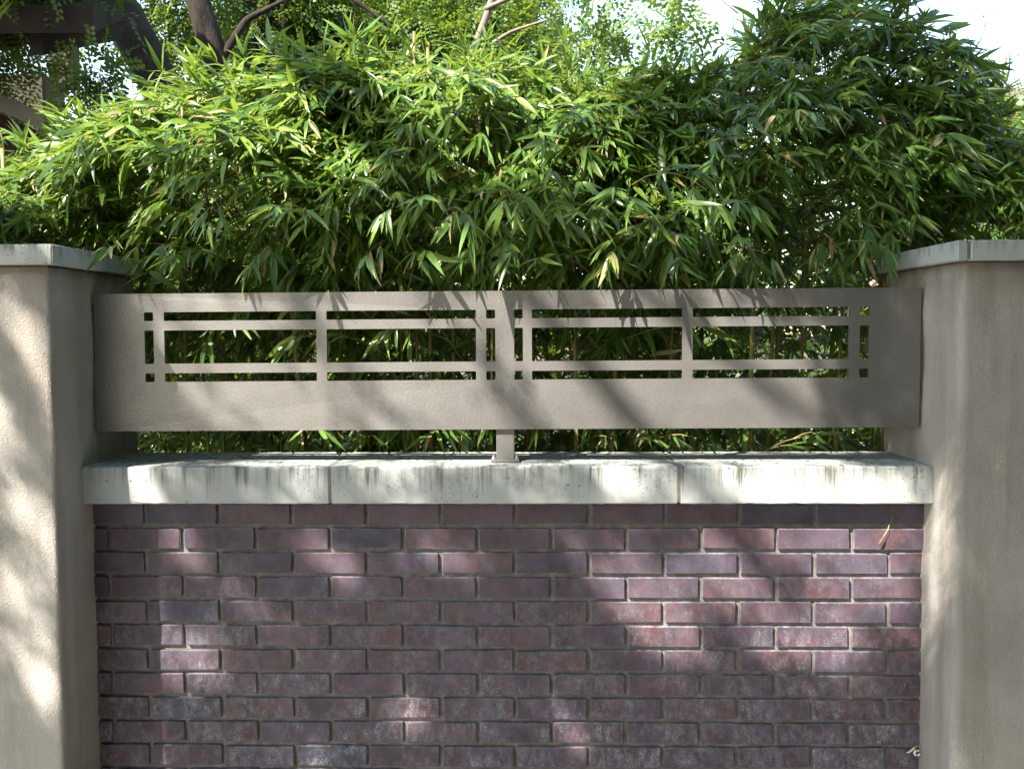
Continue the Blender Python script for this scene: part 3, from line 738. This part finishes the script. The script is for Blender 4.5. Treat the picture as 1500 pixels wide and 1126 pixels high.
# unseen canopy added above and behind the camera, to cut skylight and pavement bounce
roof = blob_points(gc, [(1.2, -4.6, 5.2, 2.0, 2.0, 1.2), (3.4, -3.2, 4.9, 2.0, 2.0, 1.2), (3.6, -.6, 5.0, 1.6, 1.8, .9), (-.4, -6.4, 5.6, 2.0, 1.6, 1.2), (2.4, -7.0, 4.4, 2.6, 1.5, 1.6), (5.6, -4.8, 4.0, 1.6, 2.2, 1.6), (1.8, -.4, 5.6, 1.4, 1.6, .7), (-3.6, -6.6, 5.6, 2.2, 1.0, .9, 9), (-1.6, -7.2, 5.4, 2.0, 1.2, 1.2)], 5200)
tree('leaning_tree', 'leaning dark trunk at upper left whose fine-leaved crown reaches over the wall, with unseen canopy added for shade', (-1.9, 4.2, 0),
     [('trunk', [(-1.9, 4.2, -.05), (-2.2, 4.05, 2.2), (-2.43, 4.0, 3.18), (-2.66, 4.0, 3.5), (-2.82, 3.95, 3.85), (-3.3, 3.3, 5.0)], .17, .12),
      ('limb', [(-3.25, 3.4, 4.9), (-3.9, 1.2, 6.4), (-4.0, -1.2, 7.1), (-3.6, -3.0, 6.9), (-3.0, -4.2, 6.6)], .11, .03),
      ('limb', [(-3.95, -1.0, 7.05), (-3.0, -3.0, 6.3), (-2.2, -3.7, 6.2)], .06, .015),
      ('limb', [(-3.3, 3.3, 4.95), (-4.6, 1.6, 6.0), (-5.6, 0, 6.6)], .09, .02),
      ('limb', [(-3.9, 1.2, 6.4), (-2.0, -.6, 7.0), (.5, -2.4, 6.4), (2.6, -3.6, 5.4)], .08, .03),
      ('limb', [(-2.0, -.6, 7.0), (.2, -.4, 6.6), (2.4, -.5, 5.8), (3.6, -.6, 5.2)], .06, .02),
      ('limb', [(.5, -2.4, 6.4), (.6, -5.0, 6.0), (.9, -6.8, 5.2)], .05, .02),
      ('limb', [(-2.9, 3.8, 4.1), (-2.9, 2.9, 4.1), (-2.9, 2.2, 3.7)], .035, .01)],
     [(-3.0, 2.6, 3.45, .8, .6, .42, .9), (-2.8, 2.3, 3.38, .45, .35, .22, .5), (-2.9, 2.4, 3.9, 1, .7, .4, .4), (-3.3, 3.2, 3.3, .6, .4, .5, .5), (-2.18, 2.5, 2.80, .22, .2, .08, .07), (-4.6, .9, 6.3, 1.3, 1.3, .8, 1.3), (-5.6, -.3, 7.4, 1.5, 1.3, .8, 1.3)], 6000, (.16, .25),  # last two blobs: unseen leaf mass added to shade foliage and house below
     M['frond'], M['bark'], 31, (0, .5), None, over, roof, overD, overL)
tree('shade_tree', 'dark upright trunk with a crooked lean, second from left behind the bamboo', (-2.15, 4.6, 0),
     [('trunk', [(-2.15, 4.6, -.05), (-2.2, 4.5, 3.3), (-2.30, 4.5, 3.7), (-2.5, 4.5, 4.3), (-2.7, 4.5, 5.4)], .125, .07),
      ('limb', [(-2.2, 4.5, 3.45), (-2.02, 4.55, 3.75), (-1.75, 4.6, 3.9)], .035, .015)],
     [(-2.5, 5.4, 4.3, 1.1, .8, .7), (-1.8, 5.6, 3.8, .8, .7, .5)], 3000, (.2, .32), M['frond'], M['bark'], 32, (.2, .8), 'trees behind the bamboo')
tree('shade_tree', 'thick straight dark trunk, third from left behind the bamboo', (-2.0, 5.1, 0),
     [('trunk', [(-2.0, 5.1, -.05), (-2.03, 5.0, 3.6), (-2.06, 5.0, 4.2), (-2.1, 5, 5.6)], .16, .11),
      ('limb', [(-1.93, 4.95, 3.4), (-1.83, 4.93, 3.9), (-1.66, 4.9, 4.5)], .05, .03),
      ('limb', [(-1.66, 4.9, 4.3), (-1.3, 4.9, 4.0), (-.95, 4.9, 3.75)], .03, .012)],
     [(-1.2, 6.2, 4.2, 1.3, .8, .8), (-.6, 6.4, 3.4, 1.3, .8, .6)], 4600, (.2, .32), M['frond'], M['bark'], 33, (.4, 1), 'trees behind the bamboo')
tree('slender_tree', 'slender pale-barked tree with airy light green crown above the middle of the hedge', (-.8, 6.2, 0),
     [('trunk', [(-.8, 6.2, -.05), (-.86, 6.0, 3.4), (-.95, 6, 4.2), (-1.05, 6, 5.4)], .07, .035),
      ('stem', [(-.72, 6.2, 0), (-.72, 6.0, 3.4), (-.70, 6, 4.3), (-.62, 6, 5.4)], .05, .03),
      ('limb', [(-.70, 5.6, 3.2), (-.42, 5.05, 3.6), (-.26, 5.0, 3.98), (-.1, 5, 4.6)], .04, .025),
      ('limb', [(-.42, 5.05, 3.6), (-.1, 4.8, 3.72), (.3, 4.5, 3.75)], .018, .006),
      ('limb', [(-.3, 5, 3.95), (.5, 4.4, 4.1), (1.1, 4.0, 3.85), (1.4, 3.9, 3.55)], .022, .005),
      ('limb', [(.5, 4.4, 4.1), (1.2, 4.2, 4.05), (1.9, 4.1, 3.75)], .012, .004)],
     [(-.55, 6.6, 4.1, 1.0, .9, .8), (-.35, 6.4, 3.2, .9, .8, .6), (.55, 4.4, 3.75, .45, .3, .25, .025), (1.15, 4.0, 3.6, .32, .25, .22, .016), (1.75, 4.1, 3.72, .25, .2, .2, .007), (-.5, 5.6, 3.9, .8, .5, .5)],
     5000, (.23, .35), M['frond'], M['palebark'], 34, (.5, 1))
tree('slender_tree', 'small sunlit yellow-green tree far behind at right edge against the sky', (5.6, 9.5, 0),
     [('trunk', [(5.6, 9.5, -.05), (5.6, 9.5, 2.5), (5.5, 9.5, 4)], .08, .04)],
     [(5.6, 9.5, 3.9, .8, .6, .9), (6.6, 9.8, 3.2, .8, .7, .9)], 900, (.2, .32), M['olive'], M['palebark'], 35, (.3, 1))

gs = np.random.default_rng(90); ns = 7500
P = np.stack([gs.uniform(-2.6, 4.2, ns), gs.uniform(2.3, 3.1, ns), gs.uniform(.05, 2.45, ns)], 1)
tag(fronds('shrubbery', P, unit(gs.normal(size=(ns, 3)) + [0, -.4, .1]), gs.uniform(.26, .40, ns), gs.uniform(0, .5, ns), M['frond'], None, np.zeros(3), gs), 'dark shrubbery filling the bed behind the bamboo hedge', 'shrubs', None, 'stuff')

# ------------------------------------------------------------------ buildings glimpsed behind, and one added unseen to block sky light
h = thing('brown_house', 'dark brown house with timber beam and sloping grey board behind the left pillar', 'house', (-5.0, 5.5, 0)); ho = np.array([-5.0, 5.5, 0])
def hb(name, mat, parent, o, *a, b=0):
    m = MB(); m.box(a[0] - o[0], a[1] - o[0], a[2] - o[1], a[3] - o[1], a[4] - o[2], a[5] - o[2], b)
    ob = m.build(name, mat, parent); fix_normals(ob.data); return ob
hb('wall', M['brownwall'], h, ho, -8, -3.5, 5.6, 9, 0, 3.05)
hb('beam', M['brownwood'], h, ho, -8, -3.74, 5.0, 5.35, 3.19, 3.50, b=.02)
hb('post', M['brownwood'], h, ho, -3.98, -3.82, 5.06, 5.22, 0, 3.19, b=.01)
hb('post', M['brownwood'], h, ho, -3.90, -3.72, 5.4, 5.58, 3.5, 3.95, b=.01)
m = MB(); th = .10
A = np.array([(-3.75, 3.0, 3.14), (-2.3, 3.0, 2.49)])
V = []
for (x_, y_, z_) in A:
    for dy in (0, .05):
        for dz in (0, th): V.append((x_ - ho[0], y_ + dy - ho[1], z_ - th / 2 + dz))
m.add(V, [(0, 4, 5, 1), (2, 3, 7, 6), (0, 2, 6, 4), (1, 5, 7, 3), (0, 1, 3, 2), (4, 6, 7, 5)])
ob = m.build('sloping_board', M['greyboard'], h); fix_normals(ob.data)
m = MB(); V = []
for (x_, y_, z_) in ((-3.9, 3.06, 3.14), (-2.3, 3.06, 2.42)):
    V += [(x_ - ho[0], y_ - ho[1], 0), (x_ - ho[0], y_ - ho[1], z_), (x_ - ho[0], y_ + .1 - ho[1], 0), (x_ - ho[0], y_ + .1 - ho[1], z_)]
m.add(V, [(0, 4, 5, 1), (2, 3, 7, 6), (0, 2, 6, 4), (1, 5, 7, 3), (0, 1, 3, 2), (4, 6, 7, 5)])
ob = m.build('stair_wall', M['brownwall'], h); fix_normals(ob.data)
m = MB(); V = []
for (y_, z_) in ((2.25, 2.97), (3.35, 3.38)):
    for x_ in (-8.0, -2.12 - (.30 if y_ > 3 else 0)):
        V += [(x_ - ho[0], y_ - ho[1], z_), (x_ - ho[0], y_ - ho[1], z_ + .14)]
m.add(V, [(0, 2, 3, 1), (4, 5, 7, 6), (0, 1, 5, 4), (2, 6, 7, 3), (0, 4, 6, 2), (1, 3, 7, 5)])
ob = m.build('porch_roof', M['darkroof'], h); fix_normals(ob.data)
for k_ in range(7):
    x_ = -2.45 - k_ * .42; m = MB(); V = []
    for (y_, z_) in ((2.33, 2.995), (3.3, 3.355)):
        V += [(x_ - ho[0] + dx, y_ - ho[1], z_ + dz) for dx in (-.035, .035) for dz in (-.11, -.004)]
    m.add(V, [(0, 2, 3, 1), (4, 5, 7, 6), (0, 1, 5, 4), (2, 6, 7, 3), (0, 4, 6, 2), (1, 3, 7, 5)])
    ob = m.build('rafter', M['darkroof'], h); fix_normals(ob.data)
lw = thing('garden_wall', 'low grey garden wall just visible behind the left pillar cap', 'wall', (-2.6, 1.3, 0))
hb('wall', M['brownwall'], lw, np.array([-2.6, 1.3, 0]), -3.6, -1.70, 1.22, 1.38, 0, 1.80)
hb('coping', M['greyboard'], lw, np.array([-2.6, 1.3, 0]), -3.62, -1.68, 1.19, 1.41, 1.80, 1.87, b=.008)
t2 = thing('tan_house', 'tan house with grey roof glimpsed at the right edge beyond the bamboo', 'house', (8, 11, 0)); to = np.array([8, 11, 0])
hb('wall', M['tanwall'], t2, to, 6.0, 12, 10.5, 15, 0, 4.35)
f = hb('roof', M['tile'], t2, to, 5.5, 12.5, 10.0, 15.5, 4.35, 4.52, b=.03)
w = hb('window', M['brownwood'], t2, to, 7.0, 8.2, 10.44, 10.499, 1.6, 3.0); hb('pane', M['glass'], w, to, 7.08, 8.12, 10.40, 10.439, 1.68, 2.92)

nh = thing('unseen_blocker_house', 'unseen long low brown house added behind the photographer to block sky light', 'house', (5, -11, 0)); no = np.array([5., -11, 0])  # never in view; added only to darken ambient light from front and right
hb('wall', M['housewall'], nh, no, -2.0, 13, -14, -9.8, 0, 5.2)
hb('wall', M['housewall'], nh, no, 6.2, 13, -9.8, -1.6, 0, 5.0)
hb('roof', M['tile'], nh, no, -2.5, 13.5, -14.5, -9.3, 5.2, 5.4, b=.03)
hb('roof', M['tile'], nh, no, 5.7, 13.5, -9.29, -1.1, 5.0, 5.18, b=.03)
for wx in (0, 3.2):
    w = hb('window', M['greyboard'], nh, no, wx, wx + 1.5, -9.79, -9.72, 1.1, 2.6); hb('pane', M['glass'], w, no, wx + .08, wx + 1.42, -9.715, -9.70, 1.18, 2.52)
d_ = hb('door', M['brownwood'], nh, no, 2.0, 2.95, -9.79, -9.73, 0, 2.1); hb('handle', M['steel'], d_, no, 2.82, 2.87, -9.725, -9.68, 1.0, 1.05)

# ------------------------------------------------------------------ small things caught on the wall
dl = thing('dead_leaf', 'small curled brown dead leaf hanging by a thread-thin stalk from the upper right bricks', 'leaf', (1.003, -.008, .963)); do = np.array([1.003, -.008, .963])
b = MB(); b.tube([(0.012, .004, .006), (.004, -.004, -.012), (-.008, -.006, -.030)], [.0007, .0007, .0009], 5); b.build('stalk', M['straw'], dl)
b = MB(); b.tube([(-.008, -.006, -.030), (-.012, -.008, -.037), (-.017, -.008, -.046), (-.022, -.006, -.055)], [.001, .0026, .0030, .0006], 7); b.build('blade', M['deadleaf'], dl, True)
cr = thing('cable_clip', 'tiny white plastic ring clip where the bricks meet the right pillar', 'clip', (1.098, -.006, .336))
an = np.linspace(R(50), R(350), 16)
b = MB(); b.tube(np.stack([np.cos(an) * .0072, np.full(16, -.004), np.sin(an) * .0072], 1), .0030, 7); b.build('ring', M['white'], cr, True)
b = MB(); b.tube([(0, 0, 0), (0, .02, 0)], [.002, .002], 6); b.build('pin', M['steel'], cr)
hs = thing('straw_husk', 'pale straw husk stuck beside the white ring clip on the brick', 'husk', (1.085, -.009, .345))
b = MB(); b.tube([(.012, 0, .010), (.002, -.003, .003), (-.008, -.002, -.006), (-.017, 0, -.010)], [.0006, .0034, .0026, .0004], 6); b.build('husk', M['straw'], hs, True)
for q in range(4):
    b = MB(); e = np.array([-.002 + q * .006, -.006, .016 - abs(q - 2) * .003]); b.tube([(.004, -.002, .004), e * .6 + [.002, 0, .002], e], [.0005, .0004, .0002], 4); b.build('bristle', M['straw'], hs)
